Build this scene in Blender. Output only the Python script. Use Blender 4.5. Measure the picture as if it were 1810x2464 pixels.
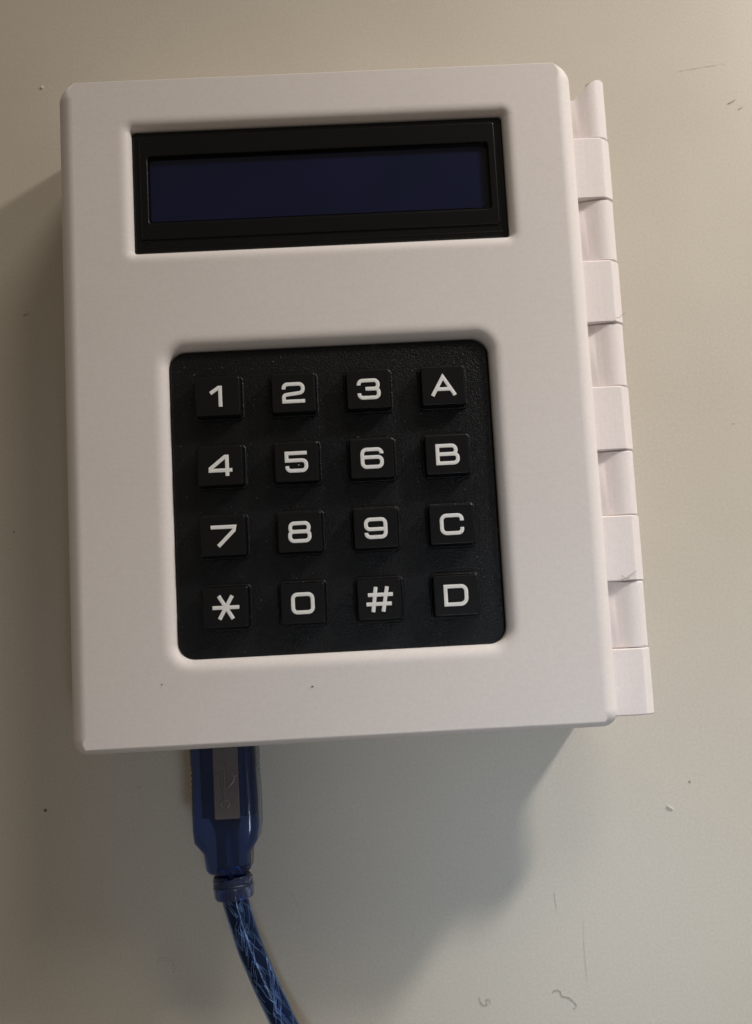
import bpy, bmesh, math, random
from mathutils import Matrix, Vector

random.seed(7)
S = 0.001                      # everything below is laid out in millimetres
KT = 28.0                      # height of the key tops above the table

for o in list(bpy.data.objects):
    bpy.data.objects.remove(o, do_unlink=True)
scene = bpy.context.scene
COL = scene.collection

# ------------------------------------------------------------------ camera
cam_d = bpy.data.cameras.new('camera')
cam = bpy.data.objects.new('camera', cam_d)
COL.objects.link(cam)
cam_d.sensor_fit = 'VERTICAL'
cam_d.sensor_height = 36.0
cam_d.sensor_width = 36.0
cam_d.lens = 36.0 * 2600.0 / 2464.0
cam_d.clip_start = 0.005
cam_d.clip_end = 20.0
CR = Matrix(((0.99848952, 0.05109628, -0.02019515),
             (-0.05304355, 0.992298, -0.11194226),
             (0.01431977, 0.11284439, 0.99350948)))
cam.matrix_world = Matrix.Translation(Vector((3.2704, -26.5496, 203.2597 + KT)) * S) @ CR.to_4x4()
cam_d.dof.use_dof = True
cam_d.dof.focus_distance = 0.208
cam_d.dof.aperture_fstop = 18.0
scene.camera = cam

# ------------------------------------------------------------------ world and lamps
world = bpy.data.worlds.new('World')
scene.world = world
world.use_nodes = True
bg = world.node_tree.nodes['Background']
bg.inputs['Color'].default_value = (1.0, 0.87, 0.71, 1)
bg.inputs['Strength'].default_value = 0.13


def area_lamp(name, loc, target, size, energy, color, spread=180, shape='DISK', size_y=None):
    d = bpy.data.lights.new(name, 'AREA')
    d.shape = shape
    d.size = size * S
    if size_y:
        d.size_y = size_y * S
    d.energy = energy
    d.color = color
    d.spread = math.radians(spread)
    o = bpy.data.objects.new(name, d)
    COL.objects.link(o)
    o.location = Vector(loc) * S
    v = (Vector(target) - Vector(loc)).normalized()
    o.rotation_euler = v.to_track_quat('-Z', 'Y').to_euler()
    return o


# warm shaded desk lamp at the upper right: the long shadow to the lower left
area_lamp('desk_lamp', (309, 299, 181), (85, -235, 0), 42, 0.58, (1.0, 0.96, 0.93), spread=101)
# added soft warm fill from behind: lifts the upper left of table and lid
area_lamp('soft_fill', (330, 760, 480), (0, 0, 0), 260, 1.8, (1.0, 0.93, 0.81))
# cool light from above the near right side: the grey sheen on the table
area_lamp('cool_lamp', (130, -220, 520), (62, -82, 0), 110, 0.023, (0.66, 0.82, 1.0), spread=29)

scene.view_settings.view_transform = 'Standard'
scene.view_settings.look = 'None'
scene.view_settings.exposure = 0.10
scene.view_settings.gamma = 1.0
scene.view_settings.use_curve_mapping = False
scene.render.engine = 'CYCLES'
scene.cycles.max_bounces = 10
scene.cycles.transmission_bounces = 10
scene.cycles.caustics_reflective = False


# ------------------------------------------------------------------ materials
def mat(name, color, rough=0.5, spec=0.5, metal=0.0, trans=0.0, ior=1.45, coat=0.0):
    m = bpy.data.materials.new(name)
    m.use_nodes = True
    b = m.node_tree.nodes['Principled BSDF']
    b.inputs['Base Color'].default_value = (*color, 1)
    b.inputs['Roughness'].default_value = rough
    b.inputs['Specular IOR Level'].default_value = spec
    b.inputs['Metallic'].default_value = metal
    b.inputs['Transmission Weight'].default_value = trans
    b.inputs['IOR'].default_value = ior
    b.inputs['Coat Weight'].default_value = coat
    return m


def N(m, t, **kw):
    n = m.node_tree.nodes.new(t)
    for k, v in kw.items():
        if k in n.inputs:
            n.inputs[k].default_value = v
        else:
            setattr(n, k, v)
    return n


def L(m, a, b):
    m.node_tree.links.new(a, b)


def bsdf(m):
    return m.node_tree.nodes['Principled BSDF']


def coords(m, scale=(1, 1, 1)):
    tc = N(m, 'ShaderNodeTexCoord')
    mp = N(m, 'ShaderNodeMapping')
    mp.inputs['Scale'].default_value = scale
    L(m, tc.outputs['Object'], mp.inputs['Vector'])
    return mp.outputs['Vector']


def ramp(m, src, p0, c0, p1, c1):
    r = N(m, 'ShaderNodeValToRGB')
    r.color_ramp.elements[0].position = p0
    r.color_ramp.elements[0].color = (*c0, 1)
    r.color_ramp.elements[1].position = p1
    r.color_ramp.elements[1].color = (*c1, 1)
    L(m, src, r.inputs['Fac'])
    return r.outputs['Color']


def mixc(m, mode, fac, a, b):
    n = N(m, 'ShaderNodeMix', data_type='RGBA', blend_type=mode)
    if isinstance(fac, float):
        n.inputs[0].default_value = fac
    else:
        L(m, fac, n.inputs[0])
    for i, v in ((6, a), (7, b)):
        if isinstance(v, tuple):
            n.inputs[i].default_value = (*v, 1)
        else:
            L(m, v, n.inputs[i])
    return n.outputs[2]


def bump(m, height, strength, dist, prev=None):
    b = N(m, 'ShaderNodeBump', Strength=strength, Distance=dist)
    L(m, height, b.inputs['Height'])
    if prev is not None:
        L(m, prev, b.inputs['Normal'])
    return b.outputs['Normal']


# table: cream laminate, faint pebble grain, smudges, little scuffs
M_table = mat('cream_laminate', (0.63, 0.565, 0.47), 0.40, 0.5)
v = coords(M_table)
n1 = N(M_table, 'ShaderNodeTexNoise', Scale=28.0, Detail=4.0); L(M_table, v, n1.inputs['Vector'])
n2 = N(M_table, 'ShaderNodeTexNoise', Scale=1900.0, Detail=2.0); L(M_table, v, n2.inputs['Vector'])
n3 = N(M_table, 'ShaderNodeTexNoise', Scale=420.0, Detail=3.0); L(M_table, coords(M_table, (0.45, 1.0, 1.0)), n3.inputs['Vector'])
n4 = N(M_table, 'ShaderNodeTexNoise', Scale=16.0, Detail=1.0); L(M_table, v, n4.inputs['Vector'])
c = ramp(M_table, n1.outputs['Fac'], 0.3, (0.615, 0.558, 0.468), 0.7, (0.645, 0.587, 0.496))
gr = ramp(M_table, n2.outputs['Fac'], 0.3, (0.94, 0.94, 0.94), 0.7, (1.035, 1.035, 1.035))
c = mixc(M_table, 'MULTIPLY', 1.0, c, gr)
sc = ramp(M_table, n3.outputs['Fac'], 0.735, (0, 0, 0), 0.78, (1, 1, 1))
sm = ramp(M_table, n4.outputs['Fac'], 0.50, (0, 0, 0), 0.62, (1, 1, 1))
sc = mixc(M_table, 'MULTIPLY', 1.0, sc, sm)
c = mixc(M_table, 'MIX', sc, c, (0.30, 0.26, 0.20))
L(M_table, c, bsdf(M_table).inputs['Base Color'])
r = N(M_table, 'ShaderNodeMapRange'); r.inputs['To Min'].default_value = 0.34; r.inputs['To Max'].default_value = 0.50
L(M_table, n1.outputs['Fac'], r.inputs['Value']); L(M_table, r.outputs['Result'], bsdf(M_table).inputs['Roughness'])
L(M_table, bump(M_table, n2.outputs['Fac'], 0.22, 0.0001), bsdf(M_table).inputs['Normal'])


def print_plastic(name, col, axis_scale, strength):
    m = mat(name, col, 0.55, 0.35)
    v = coords(m, axis_scale)
    a = N(m, 'ShaderNodeTexNoise', Scale=1.0, Detail=2.0); L(m, v, a.inputs['Vector'])
    v2 = coords(m)
    b = N(m, 'ShaderNodeTexNoise', Scale=40.0, Detail=3.0); L(m, v2, b.inputs['Vector'])
    g = N(m, 'ShaderNodeTexNoise', Scale=1700.0, Detail=1.0); L(m, v2, g.inputs['Vector'])
    dark = tuple(x * 0.975 for x in col)
    c = ramp(m, b.outputs['Fac'], 0.3, dark, 0.7, col)
    gr = ramp(m, g.outputs['Fac'], 0.3, (0.97, 0.97, 0.97), 0.7, (1.015, 1.015, 1.015))
    L(m, mixc(m, 'MULTIPLY', 1.0, c, gr), bsdf(m).inputs['Base Color'])
    nn = bump(m, a.outputs['Fac'], strength, 0.00015)
    L(m, bump(m, g.outputs['Fac'], 0.06, 0.00008, nn), bsdf(m).inputs['Normal'])
    return m


WHITE = (0.815, 0.75, 0.72)
M_lid = print_plastic('white_printed_plastic', WHITE, (25, 1500, 900), 0.07)
M_base = print_plastic('white_printed_plastic_base', WHITE, (25, 25, 2200), 0.4)
M_hinge = print_plastic('white_printed_plastic_hinge', (0.81, 0.74, 0.72), (900, 12, 900), 0.35)

M_plate = mat('black_textured_plastic', (0.005, 0.005, 0.006), 0.36, 0.32)
v = coords(M_plate)
a = N(M_plate, 'ShaderNodeTexNoise', Scale=3600.0, Detail=1.0); L(M_plate, v, a.inputs['Vector'])
b = N(M_plate, 'ShaderNodeTexNoise', Scale=60.0, Detail=3.0); L(M_plate, v, b.inputs['Vector'])
c = ramp(M_plate, b.outputs['Fac'], 0.3, (0.004, 0.004, 0.005), 0.7, (0.008, 0.008, 0.009))
d1 = N(M_plate, 'ShaderNodeTexNoise', Scale=2600.0, Detail=0.0); L(M_plate, v, d1.inputs['Vector'])
du = ramp(M_plate, d1.outputs['Fac'], 0.83, (0, 0, 0), 0.85, (1, 1, 1))
L(M_plate, mixc(M_plate, 'MIX', du, c, (0.16, 0.15, 0.14)), bsdf(M_plate).inputs['Base Color'])
L(M_plate, bump(M_plate, a.outputs['Fac'], 0.7, 0.00018), bsdf(M_plate).inputs['Normal'])

M_key = mat('black_key_plastic', (0.005, 0.005, 0.006), 0.30, 0.42)
v = coords(M_key)
a = N(M_key, 'ShaderNodeTexNoise', Scale=2500.0, Detail=1.0); L(M_key, v, a.inputs['Vector'])
L(M_key, bump(M_key, a.outputs['Fac'], 0.2, 0.00008), bsdf(M_key).inputs['Normal'])
M_legend = mat('white_legend', (0.88, 0.87, 0.85), 0.35, 0.5)
M_bezel = mat('black_painted_metal', (0.005, 0.005, 0.005), 0.26, 0.35)
M_window = mat('black_window_mask', (0.006, 0.006, 0.008), 0.22, 0.5)
M_lcd = mat('unlit_blue_lcd', (0.008, 0.012, 0.075), 0.25, 0.5)
v = coords(M_lcd)
a = N(M_lcd, 'ShaderNodeTexNoise', Scale=45.0, Detail=1.0); L(M_lcd, v, a.inputs['Vector'])
L(M_lcd, ramp(M_lcd, a.outputs['Fac'], 0.3, (0.003, 0.006, 0.028), 0.7, (0.005, 0.007, 0.038)), bsdf(M_lcd).inputs['Base Color'])

M_blue = mat('clear_blue_vinyl', (0.12, 0.25, 0.78), 0.14, 0.45, trans=0.97, ior=1.42)
M_collar = mat('pale_blue_vinyl', (0.34, 0.42, 0.74), 0.15, 0.5, trans=0.95, ior=1.36)
M_jacket = mat('clear_blue_jacket', (0.36, 0.55, 0.92), 0.16, 0.3, trans=1.0, ior=1.18)
M_core = mat('dark_plug_core', (0.060, 0.055, 0.062), 0.35, 0.5)
M_pad = mat('smoky_pad', (0.125, 0.107, 0.114), 0.22, 0.5)
M_symbol = mat('glossy_smoky_symbol', (0.15, 0.13, 0.135), 0.12, 0.6)
M_inner = mat('dark_navy_core', (0.010, 0.020, 0.055), 0.35, 0.5)
M_strand = mat('tinned_strand', (0.46, 0.54, 0.70), 0.28, 0.5, metal=1.0)
M_lint = mat('grey_lint', (0.42, 0.38, 0.31), 0.8, 0.2)
M_crumb = mat('dark_crumb', (0.20, 0.17, 0.13), 0.8, 0.2)
M_chip = mat('white_chip', (0.75, 0.72, 0.66), 0.6, 0.3)


# ------------------------------------------------------------------ helpers
XF = None


class MB:
    def __init__(self):
        self.v, self.n, self.f = [], [], []

    def ring(self, pts):                       # pts: list of (pos, normal)
        i = len(self.v)
        for p, n in pts:
            self.v.append(tuple(p)); self.n.append(tuple(n))
        return list(range(i, i + len(pts)))

    def bridge(self, a, b, closed=True, flip=False):
        m = len(a)
        for k in range(m if closed else m - 1):
            j = (k + 1) % m
            q = (a[k], a[j], b[j], b[k])
            self.f.append(q[::-1] if flip else q)

    def face(self, idx, flip=False):
        self.f.append(tuple(idx[::-1]) if flip else tuple(idx))

    def build(self, name, m, parent=None, normals=True, smooth=True, dz=KT, origin=(0, 0, 0)):
        me = bpy.data.meshes.new(name)
        ox, oy, oz = origin
        if XF:
            self.v = [XF(p) for p in self.v]
        me.from_pydata([((x - ox) * S, (y - oy) * S, (z + dz - oz) * S) for x, y, z in self.v], [], self.f)
        me.validate()
        if smooth:
            me.polygons.foreach_set('use_smooth', [True] * len(me.polygons))
        if normals and smooth:
            me.normals_split_custom_set_from_vertices([Vector(n).normalized() for n in self.n])
        me.materials.append(m)
        me.update()
        o = bpy.data.objects.new(name, me)
        COL.objects.link(o)
        o.location = Vector(origin) * S
        if parent is not None:
            o.parent = parent
            # parents sit at known places: keep world position
            o.matrix_parent_inverse = Matrix.Translation(-world_loc(parent))
        return o


def world_loc(o):
    return WL.get(o.name, Vector(o.location))


WL = {}


def rrect(x0, x1, y0, y1, r, off=0.0, n=6):
    """rounded rectangle, counter-clockwise, as (x, y, nx, ny)"""
    rs = r if isinstance(r, (tuple, list)) else (r,) * 4      # BL BR TR TL
    out = []
    for (cx, cy, a0, rr) in ((x0 + rs[0], y0 + rs[0], 180, rs[0]), (x1 - rs[1], y0 + rs[1], 270, rs[1]),
                             (x1 - rs[2], y1 - rs[2], 0, rs[2]), (x0 + rs[3], y1 - rs[3], 90, rs[3])):
        for k in range(n + 1):
            a = math.radians(a0 + 90.0 * k / n)
            c_, s_ = math.cos(a), math.sin(a)
            out.append((cx + c_ * (rr + off), cy + s_ * (rr + off), c_, s_))
    return out


def pillow(mb, x0, x1, y0, y1, r, ztop, R, zbot, n=5, taper=0.0, cn=6, cap_bottom=False):
    """solid with rounded plan and a rounded top edge"""
    prev = None
    for k in range(n + 1):
        a = math.pi / 2 * k / n
        loop = rrect(x0, x1, y0, y1, r, -R * (1 - math.sin(a)), cn)
        ids = mb.ring([((x, y, ztop - R * (1 - math.cos(a))), (nx * math.sin(a), ny * math.sin(a), math.cos(a))) for x, y, nx, ny in loop])
        if prev is None:
            mb.face(ids)
        else:
            mb.bridge(ids, prev)
        prev = ids
    loop = rrect(x0, x1, y0, y1, r, taper, cn)
    ids = mb.ring([((x, y, zbot), (nx, ny, 0)) for x, y, nx, ny in loop])
    mb.bridge(ids, prev)
    if cap_bottom:
        ids2 = mb.ring([((x, y, zbot), (0, 0, -1)) for x, y, nx, ny in loop])
        mb.face(ids2, flip=True)


def tube(mb, path, radius, seg=8, caps=True):
    """round tube along a list of 3-D points"""
    pts = [Vector(p) for p in path]
    ref = None
    prev = None
    for i, p in enumerate(pts):
        t = (pts[min(i + 1, len(pts) - 1)] - pts[max(i - 1, 0)]).normalized()
        if ref is None:
            ref = t.orthogonal().normalized()
        ref = (ref - t * ref.dot(t)).normalized()
        bi = t.cross(ref)
        rr = radius[i] if isinstance(radius, (list, tuple)) else radius
        ids = mb.ring([(p + (ref * math.cos(2 * math.pi * k / seg) + bi * math.sin(2 * math.pi * k / seg)) * rr,
                        ref * math.cos(2 * math.pi * k / seg) + bi * math.sin(2 * math.pi * k / seg)) for k in range(seg)])
        if prev is not None:
            mb.bridge(prev, ids)
        elif caps:
            e = mb.ring([(mb.v[j], -t) for j in ids]); mb.face(e, flip=True)
        prev = ids
    if caps:
        e = mb.ring([(mb.v[j], t) for j in prev]); mb.face(e)


def empty(name, loc, parent=None):
    o = bpy.data.objects.new(name, None)
    COL.objects.link(o)
    o.location = Vector(loc) * S
    o.empty_display_size = 0.01
    WL[o.name] = Vector(loc) * S
    return o


def tag(o, label, cat, group=None):
    o['label'] = label
    o['category'] = cat
    if group:
        o['group'] = group
    return o


# ------------------------------------------------------------------ the table
mb = MB()
i = mb.ring([((x, y, 0), (0, 0, 1)) for x, y in ((-900, -900), (900, -900), (900, 900), (-900, 900))])
mb.face(i)
table = mb.build('table_top', M_table, dz=0)
table['kind'] = 'structure'

# ------------------------------------------------------------------ the box
box = empty('keypad_box', (0, 20, 0))
tag(box, 'white printed plastic box with black keypad, blue display and side hinge', 'keypad box')

X0, X1, Y0, Y1 = -51.5, 51.1, -46.1, 85.25
ZT = -0.7                                   # face of the lid
RO = 3.3                                    # rounding of its outer edge
CORN_IN = (3.0, 3.0, 3.6, 3.6)
RTB = 0.45                                  # tighter rounding along the top and bottom edges
LC = (-37.0, 36.55, 49.93, 74.8)            # display opening
KP = (-31.16, 30.87, -29.45, 29.71)          # keypad opening
ZL0 = 15.5 - KT                             # lower rim of the lid


def build_lid():
    mb = MB()
    n = 9
    edge = []
    prev = None
    for k in range(n + 1):
        a = math.pi / 2 * k / n
        pts = []
        for x, y, nx, ny in rrect(X0, X1, Y0, Y1, CORN_IN, 0, 10):
            rtb = RTB if ny > 0 else 1.2
            rh = rtb + (RO - rtb) * abs(nx) ** 0.8
            rz = 0.5 * RO + 0.5 * rh
            ins = rh * (1 - math.sin(a))
            nv = Vector((nx * math.sin(a) / rh, ny * math.sin(a) / rh, math.cos(a) / rz)).normalized()
            pts.append(((x - nx * ins, y - ny * ins, ZT - rz * (1 - math.cos(a))), nv))
        ids = mb.ring(pts)
        if prev is None:
            edge.append(ids)
        else:
            mb.bridge(ids, prev)
        prev = ids
    loop = rrect(X0, X1, Y0, Y1, CORN_IN, 0, 10)
    low = mb.ring([((x, y, ZL0), (nx, ny, 0)) for x, y, nx, ny in loop])
    mb.bridge(low, prev)
    lowc = mb.ring([((x, y, ZL0), (0, 0, -1)) for x, y, nx, ny in loop])
    loop = rrect(X0 + 2.4, X1 - 2.4, Y0 + 2.4, Y1 - 2.4, 1.2, 0, 10)
    inn = mb.ring([((x, y, ZL0), (0, 0, -1)) for x, y, nx, ny in loop])
    mb.bridge(inn, lowc)
    for (hx0, hx1, hy0, hy1), rc, RF, deep in ((LC, 0.5, 2.6, 5.0), (KP, 3.2, 3.0, 4.5)):
        prev = None
        zq, tq = 0.0, 0.0
        for k in range(n + 3):               # soft lip that steepens towards the opening
            a = math.radians((0, 4, 8, 13, 19, 27, 37, 48, 60, 71, 80, 88)[k])
            t_ = math.sin(a) ** 0.62
            zq -= (t_ - tq) * RF * math.tan(max(0.0, a - math.radians(3)))
            tq = t_
            loop = rrect(hx0, hx1, hy0, hy1, rc, RF * (1 - t_) + 0.12, 10)
            ids = mb.ring([((x, y, ZT + zq), (-nx * math.sin(a), -ny * math.sin(a), math.cos(a))) for x, y, nx, ny in loop])
            if prev is None:
                edge.append(ids)
            else:
                mb.bridge(prev, ids)
            prev = ids
        loop = rrect(hx0, hx1, hy0, hy1, rc, 0.12, 10)
        ids = mb.ring([((x, y, ZT - deep), (-nx, -ny, 0)) for x, y, nx, ny in loop])
        mb.bridge(prev, ids)
    # flat face between the outer edge and the two openings
    bm = bmesh.new()
    es = []
    idx = {}
    for ids in edge:
        vs = []
        for j in ids:
            bv = bm.verts.new(mb.v[j]); idx[bv] = j; vs.append(bv)
        for k in range(len(vs)):
            es.append(bm.edges.new((vs[k], vs[(k + 1) % len(vs)])))
    bmesh.ops.triangle_fill(bm, use_beauty=True, use_dissolve=False, edges=es, normal=(0, 0, 1))
    for f in bm.faces:
        t = [idx[v_] for v_ in f.verts]
        if f.normal.z < 0:
            t = t[::-1]
        mb.f.append(tuple(t))
    bm.free()
    return mb.build('lid', M_lid, box)


lid = build_lid()

# lower half with the cable port in its near wall
mb = MB()
bx0, bx1, by0, by1 = X0 + 0.2, X1 - 0.2, Y0 + 0.2, Y1 - 0.2
pillow(mb, bx0, bx1, by0, by1, 3.2, 15.2 - KT, 0.3, 0.6 - KT, n=2)
base = mb.build('base', M_base, box)
mb = MB()
pts = rrect(-31.4, -17.6, 7.2, 20.6, 1.2, 0, 4)
o1 = mb.ring([((x, by0 - 0.25, z), (0, -1, 0)) for x, z, nx, nz in pts])
pts2 = rrect(-32.6, -16.4, 6.0, 21.8, 1.8, 0, 4)
o2 = mb.ring([((x, by0 - 0.25, z), (0, -1, 0)) for x, z, nx, nz in pts2])
mb.bridge(o2, o1)
o3 = mb.ring([((x, by0 + 0.5, z), (nx, 0, nz)) for x, z, nx, nz in pts2])
o4 = mb.ring([((x, by0 - 0.25, z), (nx, 0, nz)) for x, z, nx, nz in pts2])
mb.bridge(o3, o4)
mb.build('port_frame', M_base, base, dz=0)

# ------------------------------------------------------------------ hinge knuckles
PITCH = 13.02
HY1 = 85.29


def knuckle(kind, y0, y1, first=False):
    """profile in x,z swept along y; z measured from the table"""
    prof = []
    if kind == 'flat':                      # leaf of the lid: flat on top, chamfered
        prof = [(50.6, 30.2), (57.5, 30.2), (58.3, 30.0), (59.9, 28.5), (60.3, 27.6), (60.2, 26.4), (59.3, 25.2), (57.4, 24.7), (55.4, 25.5), (50.6, 27.4)]
    else:                                   # leaf of the base: rounded barrel, dips towards the box
        prof = [(50.6, 28.3), (52.4, 28.45), (53.4, 28.65), (54.4, 28.95), (55.4, 29.3), (56.3, 29.6), (57.2, 29.75), (58.0, 29.65), (58.8, 29.35), (59.5, 28.8), (60.0, 28.1), (60.2, 27.3), (60.1, 26.4), (59.2, 25.2), (57.4, 24.6), (54.0, 24.5), (50.6, 24.5)]
    g = 0.07
    mb = MB()
    ys = [(y1 - g, 0.22), (y1 - g - 0.22, 0.0), (y0 + g + 0.22, 0.0), (y0 + g, 0.22)]
    cx_, cz_ = 56.0, 27.2
    rings = []
    for yy, ins in ys:
        pts = []
        for (x, z) in prof:
            dx, dz_ = cx_ - x, cz_ - z
            l = math.hypot(dx, dz_)
            yv = yy
            if first and yy > y0 + 3:
                yv = yy - max(0.0, min(1.0, (59.2 - x) / 5.6)) ** 1.5 * 4.0
            pts.append(((x - 0.4 + dx / l * ins if x > 50.7 else x, yv, z - 10 + dz_ / l * ins), (0, 0, 1)))
        rings.append(mb.ring(pts))
    for a_, b_ in zip(rings, rings[1:]):
        mb.bridge(a_, b_)
    mb.face(rings[0], flip=True)
    mb.face(rings[-1])
    o = mb.build('hinge_knuckle', M_hinge, box, normals=False, dz=0)
    bm = bmesh.new(); bm.from_mesh(o.data)
    bmesh.ops.recalc_face_normals(bm, faces=bm.faces)
    for e in bm.edges:
        e.smooth = e.calc_face_angle(0) < math.radians(24 if kind == 'flat' else 38)
    bm.to_mesh(o.data); bm.free()
    return o


for k in range(10):
    y1 = HY1 - k * PITCH
    o = knuckle('round' if k % 2 == 0 else 'flat', y1 - PITCH, y1, first=(k == 0))
# hinge pin running through all knuckles
mb = MB(); tube(mb, [(57.2, -44.7, 17.3), (57.2, 85.0, 17.3)], 1.2, 12)
mb.build('hinge_pin', M_hinge, box, dz=0)
# stray printing threads on the hinge
for pts in (((58.2, 34.0, 30.3), (59.0, 34.0, 30.35), (59.5, 34.5, 30.4), (60.2, 34.9, 30.6)),
            ((55.2, -18.5, 30.25), (56.2, -18.4, 30.5), (57.0, -17.7, 30.5), (58.3, -17.0, 30.4)),
            ((55.4, -17.7, 30.25), (56.0, -18.3, 30.5), (56.9, -18.5, 30.4))):
    mb = MB(); tube(mb, [(x - 0.4, y, z - 10) for x, y, z in pts], 0.05, 6)
    mb.build('stray_filament', M_lint, box, dz=0)

# ------------------------------------------------------------------ display
dz_b = -2.0
mb = MB()
# outer skirt of the bezel
WX0, WX1, WY0, WY1 = -34.05, 33.55, 55.75, 69.65


def frame(mb, o, i_, z, zi, bo, ro, ri, zo):
    """flat frame between outer rect o and window i_, rounded outer edge bo, wall down to zo outside and zi inside"""
    n = 4
    prev = None
    edge = []
    for k in range(n + 1):
        a = math.pi / 2 * k / n
        ids = mb.ring([((x, y, z - bo * (1 - math.cos(a))), (nx * math.sin(a), ny * math.sin(a), math.cos(a))) for x, y, nx, ny in rrect(*o, ro, -bo * (1 - math.sin(a)), 5)])
        if prev is None:
            first = ids
        else:
            mb.bridge(ids, prev)
        prev = ids
    ids = mb.ring([((x, y, zo), (nx, ny, 0)) for x, y, nx, ny in rrect(*o, ro, 0, 5)])
    mb.bridge(ids, prev)
    bi_ = 0.24
    prev = None
    for k in range(n + 1):
        a = math.pi / 2 * k / n
        ids = mb.ring([((x, y, z - bi_ * (1 - math.cos(a))), (-nx * math.sin(a), -ny * math.sin(a), math.cos(a))) for x, y, nx, ny in rrect(*i_, ri, bi_ * (1 - math.sin(a)), 5)])
        if prev is None:
            mb.bridge(first, ids)
        else:
            mb.bridge(prev, ids)
        prev = ids
    ids = mb.ring([((x, y, zi), (-nx, -ny, 0)) for x, y, nx, ny in rrect(*i_, ri, 0, 5)])
    mb.bridge(prev, ids)


LO = (LC[0] + 0.05, LC[1] - 0.05, LC[2] + 0.05, LC[3] - 0.05)
LU = (LO[0] + 1.3, LO[1] - 1.5, LO[2] + 2.6, LO[3] - 1.05)
frame(mb, LO, (LU[0] + 0.4, LU[1] - 0.4, LU[2] + 0.4, LU[3] - 0.4), dz_b - 0.35, dz_b - 1.0, 0.28, 0.6, 0.5, dz_b - 2.5)
frame(mb, LU, (WX0, WX1, WY0, WY1), dz_b, dz_b - 1.9, 0.22, 0.5, 0.7, dz_b - 0.8)
# pressed ridge along the lower edge
tube(mb, [(LO[0] + 2.0, LO[2] + 1.15, dz_b - 0.38), (LO[1] - 0.9, LO[2] + 1.15, dz_b - 0.38)], 0.16, 8)
bezel = mb.build('display_bezel', M_bezel, box)
mb = MB()
i = mb.ring([((x, y, dz_b - 1.3), (0, 0, 1)) for x, y in ((WX0 - 0.3, WY0 - 0.3), (WX1 + 0.3, WY0 - 0.3), (WX1 + 0.3, WY1 + 0.3), (WX0 - 0.3, WY1 + 0.3))])
mb.face(i)
mb.build('window_mask', M_window, bezel)
mb = MB()
pillow(mb, WX0 + 0.15, WX1 - 1.1, WY0 + 0.75, WY1 - 0.35, 0.5, dz_b - 1.15, 0.1, dz_b - 1.29, n=2)
mb.build('screen', M_lcd, bezel)
for (x, y) in ((LO[0] + 2.6, LO[3] - 2.2), (LO[0] + 2.6, LO[2] + 2.1)):
    mb = MB()
    pillow(mb, x - 0.14, x + 0.14, y - 0.2, y + 0.2, 0.12, dz_b + 0.12, 0.08, dz_b - 0.5, n=2, cn=2)
    mb.build('bezel_dimple', M_bezel, bezel)

# ------------------------------------------------------------------ keypad
PX, PY = 14.4, 13.42
KW, KH = 8.3, 7.55
ZP = -2.6
mb = MB()
pillow(mb, KP[0] + 0.08, KP[1] - 0.08, KP[2] - 0.4, KP[3] - 0.08, (3.4, 3.4, 3.3, 3.3), ZP, 0.5, ZP - 2.0, n=4, cn=8)
for r_ in range(4):
    for c_ in range(4):
        cx = (c_ - 1.5) * PX
        cy = (1.5 - r_) * PY
        n = 5
        prev = None
        o_ = (cx - 4.78, cx + 4.78, cy - 4.35, cy + 4.35)
        hw_ = 0.32
        for k in range(n + 1):             # half-round rim
            a = math.pi * k / n
            ids = mb.ring([((x, y, ZP - 0.02 + 0.42 * math.sin(a)), (nx * math.cos(a), ny * math.cos(a), math.sin(a)))
                           for x, y, nx, ny in rrect(*o_, 1.0, -hw_ + hw_ * math.cos(a), 5)])
            if prev is not None:
                mb.bridge(prev, ids)
            prev = ids
plate = mb.build('keypad_plate', M_plate, box)


# legends: stroked letters with a raised rounded section
def path_round(pts, closed=False):
    """pts: (x, y[, r]); returns a polyline with the corners rounded"""
    out = []
    n = len(pts)
    for i_, p in enumerate(pts):
        r_ = p[2] if len(p) > 2 else 0
        P = Vector(p[:2])
        if r_ == 0 or (not closed and i_ in (0, n - 1)):
            out.append(P); continue
        A = Vector(pts[i_ - 1][:2]); B = Vector(pts[(i_ + 1) % n][:2])
        u = (A - P).normalized(); w = (B - P).normalized()
        ang = u.angle(w)
        d = r_ / math.tan(ang / 2)
        C = P + (u + w).normalized() * (r_ / math.sin(ang / 2))
        s_ = P + u * d - C; e_ = P + w * d - C
        a0 = math.atan2(s_.y, s_.x); da = math.atan2(e_.y, e_.x) - a0
        while da > math.pi: da -= 2 * math.pi
        while da < -math.pi: da += 2 * math.pi
        for k in range(7):
            a = a0 + da * k / 6
            out.append(C + Vector((math.cos(a), math.sin(a))) * r_)
    return out


SW = 0.365      # half stroke width
SH = 0.10      # height of the raised stroke


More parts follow.
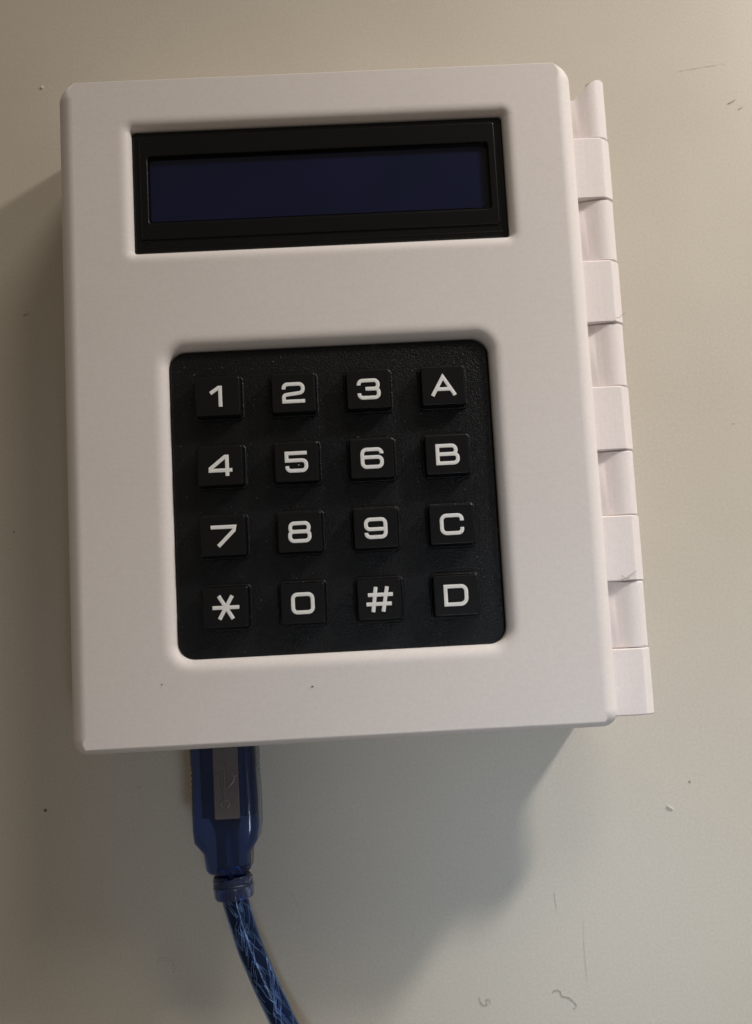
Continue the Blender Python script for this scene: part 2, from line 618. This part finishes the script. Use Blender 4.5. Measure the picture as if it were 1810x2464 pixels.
def stroke(mb, pts, closed, cx, cy, lift=0.0):
    P = path_round(pts, closed)
    n = len(P)
    rows = []
    for i_ in range(n):
        if closed:
            a, b = P[i_ - 1], P[(i_ + 1) % n]
        else:
            a, b = P[max(i_ - 1, 0)], P[min(i_ + 1, n - 1)]
        p = P[i_]
        t1 = (p - a).normalized() if (p - a).length > 1e-6 else (b - p).normalized()
        t2 = (b - p).normalized() if (b - p).length > 1e-6 else t1
        n1 = Vector((-t1.y, t1.x)); n2 = Vector((-t2.y, t2.x))
        m_ = (n1 + n2)
        m_ = m_.normalized() if m_.length > 1e-6 else n1
        k_ = min(1.0 / max(m_.dot(n1), 0.3), 1.9)
        row = []
        for j, (s_, h_) in enumerate(((-1, 0), (-0.95, 0.7), (-0.62, 0.94), (0, 1.0), (0.62, 0.94), (0.95, 0.7), (1, 0))):
            q = p + m_ * (k_ * s_ * SW)
            row.append(((cx + q.x, cy + q.y, h_ * SH + lift - 0.02), (0, 0, 1)))
        rows.append(mb.ring(row))
    for i_ in range(n if closed else n - 1):
        mb.bridge(rows[(i_ + 1) % n], rows[i_], closed=False)
    if not closed:
        mb.face(rows[0]); mb.face(rows[-1], flip=True)


w, h = 1.84, 1.68
GL = {
    '1': [([(-1.45, 0.62), (0.12, h), (0.42, h), (0.42, -h - 0.35)], 0)],
    '2': [([(-w, 0.72), (-w, h, .75), (w, h, .8), (w, -.02, .75), (-w, -.42, .5), (-w, -h), (w + .35, -h)], 0)],
    '3': [([(-w, 0.78), (-w, h, .75), (w, h, .75), (w, 0.06, .7), (-.55, 0.06)], 0), ([(-.1, 0.03), (w + .12, 0.03, .7), (w + .12, -h, .75), (-w + .05, -h, .75), (-w + .05, -.78)], 0)],
    'A': [([(-2.15, -h - .3), (-.03, h), (2.2, -h - .3)], 0), ([(-1.45, -.72), (1.5, -.72)], 0)],
    '4': [([(1.22, -h - .35), (1.22, h), (.85, h), (-1.95, -.52), (-1.95, -.92), (2.2, -.92)], 0)],
    '5': [([(w + .2, h), (-w, h), (-w, 0.28), (w, 0.28, .8), (w, -h, .8), (-w + .05, -h, .7), (-w + .05, -.75)], 0)],
    '6': [([(w, 0.82), (w, h, .8), (-w, h, .85), (-w, -h, .8), (w, -h, .8), (w, 0.18, .75), (-w, 0.18)], 0)],
    'B': [([(-w - .05, h), (1.62, h, .8), (1.62, 0.08, .65), (-w - .05, 0.08)], 0), ([(-w - .05, 0.05), (w + .1, 0.05, .7), (w + .1, -h, .8), (-w - .05, -h), (-w - .05, h + .36)], 0)],
    '7': [([(-2.3, h), (2.15, h), (2.0, .95), (-.95, -h - .25)], 0)],
    '8': [([(-w + .1, h, .75), (w - .1, h, .75), (w - .1, 0.1, .6), (-w + .1, 0.1, .6)], 1), ([(-w, 0.08, .65), (w, 0.08, .65), (w, -h, .8), (-w, -h, .8)], 1)],
    '9': [([(-w, -.82), (-w, -h, .8), (w, -h, .85), (w, h, .8), (-w, h, .8), (-w, -.18, .75), (w, -.18)], 0)],
    'C': [([(w + .1, 0.62), (w + .1, h, .75), (-w - .05, h, .95), (-w - .05, -h, .95), (w + .1, -h, .75), (w + .1, -.62)], 0)],
    '*': [([(-2.5, -.05), (2.5, -.05)], 0), ([(-1.3, 2.15), (1.3, -2.2)], 0), ([(1.25, 2.15), (-1.25, -2.2)], 0)],
    '0': [([(-w, h, .85), (w, h, .85), (w, -h, .85), (-w, -h, .85)], 1)],
    '#': [([(-.62, 2.35), (-1.3, -2.35)], 0), ([(1.5, 2.35), (.6, -2.35)], 0), ([(-2.15, .85), (2.55, .85)], 0), ([(-2.5, -.88), (2.25, -.88)], 0)],
    'D': [([(-w - .1, h), (w + .1, h, .95), (w + .1, -h, 1.15), (-w - .1, -h)], 1)],
}
WORDS = {'1': 'one', '2': 'two', '3': 'three', 'A': 'letter A', '4': 'four', '5': 'five', '6': 'six', 'B': 'letter B', '7': 'seven', '8': 'eight',
         '9': 'nine', 'C': 'letter C', '*': 'star', '0': 'zero', '#': 'hash', 'D': 'letter D'}
for r_, row in enumerate(('123A', '456B', '789C', '*0#D')):
    for c_, ch in enumerate(row):
        cx = (c_ - 1.5) * PX
        cy = (1.5 - r_) * PY
        mb = MB()
        pillow(mb, cx - KW / 2, cx + KW / 2, cy - KH / 2, cy + KH / 2, 0.42, 0.0, 0.22, ZP - 0.3, n=4, taper=0.14, cn=3)
        key = mb.build('key', M_key, box)
        key['label'] = 'square black key with white ' + WORDS[ch]
        mb = MB()
        for s_i, (pts, closed) in enumerate(GL[ch]):
            stroke(mb, pts, closed, cx, cy, 0.004 * s_i)
        mb.build('legend', M_legend, key, normals=False, smooth=False)

# ------------------------------------------------------------------ USB cable
cable = empty('usb_cable', (-24.5, -47, 8))
tag(cable, 'translucent blue cable with plug pushed into the bottom of the white box', 'cable')
PXC, PZC = -25.7, 19.0


def XF(p):
    return (0.969 * p[0] + 0.4, 0.962 * p[1] - 0.43, 0.969 * (p[2] - 19.0) + 14.0)



def loft(mb, secs, cn=5, caps=True):
    """secs: (y, x0, x1, z0, z1, r); table coordinates"""
    prev = None
    for k, (y, x0, x1, z0, z1, r_) in enumerate(secs):
        ids = mb.ring([((x, y, z), (nx, 0, nz)) for x, z, nx, nz in rrect(x0, x1, z0, z1, r_, 0, cn)])
        if prev is None:
            if caps:
                mb.face(mb.ring([(mb.v[j], (0, 1, 0)) for j in ids]), flip=True)
        else:
            mb.bridge(prev, ids)
        prev = ids
    if caps:
        mb.face(mb.ring([(mb.v[j], (0, -1, 0)) for j in prev]))


def sharpen(o, deg=35):
    bm = bmesh.new(); bm.from_mesh(o.data)
    bmesh.ops.remove_doubles(bm, verts=bm.verts, dist=1e-7)
    bmesh.ops.recalc_face_normals(bm, faces=bm.faces)
    for e in bm.edges:
        e.smooth = e.calc_face_angle(0) < math.radians(deg)
    bm.to_mesh(o.data); bm.free()


mb = MB()
loft(mb, [(-44.5, -32.3, -19.2, 13.0, 25.0, 1.9), (-51.5, -32.2, -19.1, 13.0, 25.0, 1.9), (-52.0, -32.0, -19.2, 13.0, 25.0, 1.9),
          (-58.0, -32.1, -19.0, 13.0, 25.0, 1.9), (-64.0, -32.2, -19.0, 13.1, 24.9, 1.9), (-66.6, -32.0, -19.4, 13.3, 24.7, 1.9),
          (-68.9, -30.3, -20.9, 14.0, 24.0, 1.9), (-72.3, -30.0, -21.1, 14.4, 23.6, 2.2), (-73.1, -29.5, -21.7, 14.9, 23.1, 2.4), (-73.5, -28.6, -22.6, 15.8, 22.2, 2.4)])
housing = mb.build('plug_housing', M_blue, cable, normals=False, dz=0)
sharpen(housing)
# grip ribs on the two sides
for sx in (-1, 1):
    mb = MB()
    for k in range(12):
        y = -50.0 - k * 1.15
        x = PXC + sx * 6.3
        tube(mb, [(x, y, 15.2), (x + sx * 0.15, y, 17), (x + sx * 0.15, y, 21), (x, y, 22.8)], 0.26, 6)
    mb.build('grip_ribs', M_blue, housing, dz=0)
mb = MB()      # metal shell and moulding seen inside the clear vinyl
loft(mb, [(-45.0, -30.3, -21.3, 14.6, 23.6, 0.8), (-61.8, -30.1, -21.3, 14.6, 23.6, 0.8), (-62.0, -28.9, -22.5, 15.6, 22.4, 0.8), (-65.2, -27.9, -23.5, 16.6, 21.4, 2.0), (-72.0, -27.8, -23.6, 16.7, 21.3, 2.2)])
o = mb.build('plug_core', M_core, housing, normals=False, dz=0); sharpen(o)
mb = MB()      # raised pad carrying the symbol
pillow(mb, -27.45, -22.45, -62.0, -45.0, 0.3, 25.35, 0.2, 24.4, n=3, cn=3)
pad = mb.build('symbol_pad', M_pad, housing, dz=0)
mb = MB()
zz = 25.36
tube(mb, [(-25.15, -51.2, zz), (-25.3, -58.2, zz)], 0.27, 6)                                  # shaft
tube(mb, [(-25.75, -52.1, zz), (-25.15, -50.3, zz), (-24.55, -52.1, zz), (-25.75, -52.1, zz)], 0.24, 6)     # arrow head
tube(mb, [(-25.3, -57.2, zz), (-26.2, -56.2, zz), (-26.6, -55.2, zz), (-26.6, -54.0, zz)], 0.25, 6)         # left branch
tube(mb, [(-26.6 + 0.35 * math.cos(a / 10 * math.tau), -53.6 + 0.35 * math.sin(a / 10 * math.tau), zz) for a in range(11)], 0.22, 6)
tube(mb, [(-25.25, -56.3, zz), (-24.2, -55.4, zz), (-23.5, -54.6, zz), (-23.3, -53.6, zz)], 0.25, 6)        # right branch
tube(mb, [(-23.65, -53.6, zz), (-22.95, -53.6, zz), (-22.95, -52.9, zz), (-23.65, -52.9, zz), (-23.65, -53.6, zz)], 0.22, 6)
tube(mb, [(-25.35 + 0.75 * math.cos(a / 14 * math.tau), -59.1 + 0.75 * math.sin(a / 14 * math.tau), zz) for a in range(15)], 0.24, 6)
mb.build('usb_symbol', M_symbol, housing, dz=0)


def catmull(ctrl, per=10):
    C = [Vector(p) for p in ctrl]
    C = [C[0] * 2 - C[1]] + C + [C[-1] * 2 - C[-2]]
    out = []
    for i_ in range(1, len(C) - 2):
        for k in range(per):
            t = k / per
            p0, p1, p2, p3 = C[i_ - 1:i_ + 3]
            out.append(0.5 * ((2 * p1) + (-p0 + p2) * t + (2 * p0 - 5 * p1 + 4 * p2 - p3) * t * t + (-p0 + 3 * p1 - 3 * p2 + p3) * t ** 3))
    out.append(C[-2])
    return out


PATH = catmull([(-25.4, -71.5, 18.9), (-25.1, -77.0, 18.8), (-24.2, -81.5, 18.6), (-22.4, -88.0, 18.3), (-20.2, -94.0, 18.0), (-17.8, -100.0, 17.6), (-14.9, -106.5, 17.0),
                (-9.5, -115.0, 15.6), (-3.0, -126.0, 13.0), (5.0, -139.0, 9.5), (15.0, -155.0, 7.5), (30.0, -180.0, 7.25), (50.0, -215.0, 7.25)], 12)


def sweep_frame(path):
    fr = []
    ref = Vector((0, 0, 1))
    for i_, p in enumerate(path):
        t = (path[min(i_ + 1, len(path) - 1)] - path[max(i_ - 1, 0)]).normalized()
        ref = (ref - t * ref.dot(t)).normalized()
        fr.append((p, t, ref.copy(), t.cross(ref)))
    return fr


FR = sweep_frame(PATH)
# collar: two soft rings with a slot between them
def lathe(mb, prof, seg=28):
    """prof: (distance along the cable axis from the collar's start, radius)"""
    p0 = Vector((-25.25, -73.2, 18.9)); ax = Vector((0.07, -1, -0.02)).normalized()
    u = ax.orthogonal().normalized(); w_ = ax.cross(u)
    prev = None
    for d, r_ in prof:
        ids = mb.ring([(p0 + ax * d + (u * math.cos(k * math.tau / seg) + w_ * math.sin(k * math.tau / seg)) * r_, (0, 0, 1)) for k in range(seg)])
        if prev is not None:
            mb.bridge(prev, ids)
        prev = ids


mb = MB()
lathe(mb, [(-0.6, 2.3), (-0.2, 3.0), (0.6, 3.0), (0.9, 2.9), (2.6, 2.85), (2.9, 2.3)])
o = mb.build('strain_relief_neck', M_blue, cable, normals=False, dz=0); sharpen(o)
mb = MB()
lathe(mb, [(1.0, 3.0), (1.0, 3.7), (1.25, 3.95), (2.2, 4.05), (2.3, 3.3), (2.7, 3.3), (2.8, 4.1), (4.7, 4.0), (5.2, 3.75), (5.3, 2.6), (2.9, 2.6), (2.4, 2.9), (1.0, 3.0)])
o = mb.build('strain_relief_collar', M_collar, cable, normals=False, dz=0); sharpen(o)
mb = MB()      # dark slits in the collar
p0 = Vector((-25.25, -73.2, 18.9)); ax = Vector((0.07, -1, -0.02)).normalized()
for d, rr, spans in ((0.95, 3.55, ((20, 80), (100, 160), (200, 340))), (2.5, 3.75, ((28, 152), (208, 332)))):
    for a0, a1 in spans:
        tube(mb, [p0 + ax * d + Vector((math.cos(math.radians(a0 + (a1 - a0) * k / 10)), 0, math.sin(math.radians(a0 + (a1 - a0) * k / 10)))) * rr for k in range(11)], 0.34, 6)
mb.build('strain_relief_slits', M_inner, cable, dz=0)
mb = MB()
tube(mb, [f[0] for f in FR], 2.62, 20)
jacket = mb.build('cable_jacket', M_jacket, cable, dz=0)
mb = MB()
tube(mb, [f[0] for f in FR], 1.95, 14)
mb.build('cable_core', M_inner, jacket, dz=0)
mb = MB()      # braided shield: flat strands crossing both ways, with gaps shaped to imitate broken glints
rng = random.Random(11)
PP = PATH
# resample frames finely
fine = catmull([tuple(f[0]) for f in FR[::4]], 14)
FF = sweep_frame(fine)
arc = [0.0]
for i_ in range(1, len(FF)):
    arc.append(arc[-1] + (FF[i_][0] - FF[i_ - 1][0]).length)
for dr in (1, -1):
    for s_ in range(8):
        a0 = s_ * math.tau / 8 + rng.uniform(-.25, .25)
        pit = rng.uniform(0.13, 0.24)
        for sub in range(4 if dr > 0 else 3):
            prev = None
            off = (sub - 1.5) * 0.12 + rng.uniform(-.04, .04)
            on = True
            left = rng.randint(4, 16)
            for i_, (p, t, u, w_) in enumerate(FF):
                left -= 1
                if left <= 0:
                    on = not on
                    left = rng.randint(8, 40) if on else rng.randint(10, 50)
                    prev = None
                if not on:
                    continue
                a = a0 + off + dr * arc[i_] * pit + 0.05 * math.sin(arc[i_] * 1.7 + s_)
                rr = 2.06 + 0.07 * math.sin(arc[i_] * 1.3 * dr + s_ * 2.1) + 0.03 * sub
                tw = 0.0
                d = u * math.cos(a) + w_ * math.sin(a)
                e = (w_ * math.cos(a) - u * math.sin(a))
                ids = mb.ring([(p + d * (rr - 0.03 + 0.0) - e * 0.065, d - e), (p + d * (rr + 0.05 + tw * 0.15), d), (p + d * (rr - 0.03) + e * 0.065, d + e)])
                if prev is not None:
                    mb.bridge(prev, ids, closed=False)
                prev = ids
o = mb.build('braided_shield', M_strand, jacket, normals=False, dz=0)
o['kind'] = 'stuff'

XF = None
# ------------------------------------------------------------------ lint and crumbs on the table
def lint(name, pts, rad, m, label, cat, z=0.0):
    cx = sum(p[0] for p in pts) / len(pts); cy = sum(p[1] for p in pts) / len(pts)
    mb = MB()
    pp = catmull([(x, y, z + rad * 0.8 + (0.35 * rad if k % 2 else 0)) for k, (x, y) in enumerate(pts)], 5)
    tube(mb, pp, [rad * (0.5 + 0.3 * math.sin(k * 1.9)) for k in range(len(pp))], 6)
    o = mb.build(name, m, dz=0, origin=(cx, cy, z))
    return tag(o, label, cat)


from_px_c = Vector((3.2704, -26.5496, 203.2597 + KT))


def px(u, v_, z=0.0):
    d = CR @ Vector(((u - 905) / 2600.0, -(v_ - 1232) / 2600.0, -1.0))
    s_ = (z - from_px_c.z) / d.z
    p = from_px_c + d * s_
    return (p.x, p.y)


def P(*uv):
    return [px(u, v_) for u, v_ in uv]


lint('lint_thread', P((1153, 2400), (1160, 2416), (1172, 2418), (1170, 2406), (1178, 2405), (1180, 2414)), 0.10, M_lint, 'small curled grey thread on the table near the bottom edge', 'lint')
lint('lint_thread', P((1330, 2390), (1335, 2382), (1348, 2384), (1352, 2395), (1366, 2399), (1380, 2408), (1388, 2420), (1380, 2428)), 0.11, M_lint, 'long crooked grey thread on the table at lower right', 'lint')
lint('lint_thread', P((1333, 2150), (1336, 2170), (1340, 2190)), 0.06, M_lint, 'short straight faint thread on the table right of the shadow', 'lint')
lint('lint_thread', P((992, 2225), (997, 2236), (994, 2252)), 0.07, M_lint, 'tiny bent thread at the edge of the shadow below the box', 'lint')
lint('lint_thread', P((697, 2150), (706, 2160), (713, 2172), (714, 2180)), 0.08, M_lint, 'tiny dark hair on the table right of the blue cable', 'lint')
lint('lint_thread', P((380, 2318), (384, 2306), (400, 2303), (414, 2312), (420, 2328), (416, 2342)), 0.08, M_lint, 'round loop of hair on the table left of the blue cable', 'lint')
lint('lint_thread', P((1403, 2215), (1406, 2290), (1415, 2380)), 0.035, M_lint, 'long fine straight hair on the table at lower right', 'lint')
lint('lint_thread', P((1751, 250), (1760, 246), (1770, 239)), 0.13, M_lint, 'short slanted grey fibre on the table at the upper right edge', 'lint')
lint('lint_thread', P((1777, 263), (1783, 260), (1788, 256)), 0.11, M_lint, 'tiny grey fibre, nearest the right edge of the table at upper right', 'lint')
lint('lint_thread', P((1630, 173), (1680, 164), (1745, 154)), 0.035, M_lint, 'long faint straight hair on the table right of the hinge top', 'lint')
lint('lint_thread', P((1520, 1010), (1526, 1004), (1530, 1000)), 0.07, M_lint, 'tiny grey fibre on the table beside the hinge middle', 'lint')
lint('white_chip', P((1605, 1938), (1612, 1942), (1620, 1947)), 0.22, M_chip, 'small white plastic chip on the table right of the box', 'chip')


def speck(u, v_, size, m, label, z=0.0, asp=1.0):
    x, y = px(u, v_, z)
    mb = MB()
    pts = []
    bm = bmesh.new()
    bmesh.ops.create_icosphere(bm, subdivisions=2, radius=1.0)
    for vv in bm.verts:
        k = 1 + 0.25 * math.sin(vv.co.x * 5 + u) * math.cos(vv.co.y * 4 + v_)
        vv.co = Vector((vv.co.x * size * asp * k, vv.co.y * size * k, vv.co.z * size * 0.5 * k + size * 0.4))
    base_i = len(mb.v)
    for vv in bm.verts:
        mb.v.append((x + vv.co.x, y + vv.co.y, z + vv.co.z)); mb.n.append((0, 0, 1))
    for f in bm.faces:
        mb.f.append(tuple(q.index for q in f.verts))
    bm.free()
    o = mb.build('crumb', m, normals=False, dz=0, origin=(x, y, z))
    return tag(o, label, 'crumb')


speck(110, 1950, 0.34, M_crumb, 'dark crumb on the table left of the blue plug')
speck(1660, 1880, 0.25, M_lint, 'small grey crumb on the table right of the hinge foot')
speck(101, 211, 0.35, M_chip, 'pale crumb on the table beside the top left box corner')
speck(34, 1280, 0.2, M_crumb, 'dark speck on the table left of the box middle')
speck(390, 1647, 0.14, M_crumb, 'round dark speck on the white lid below the star key', z=KT + ZT)
speck(752, 1652, 0.15, M_crumb, 'slanted dark speck on the white lid below the zero key', z=KT + ZT, asp=1.8)
speck(719, 1119, 0.10, M_chip, 'white dust grain inside the number five', z=KT)

bpy.context.view_layer.update()
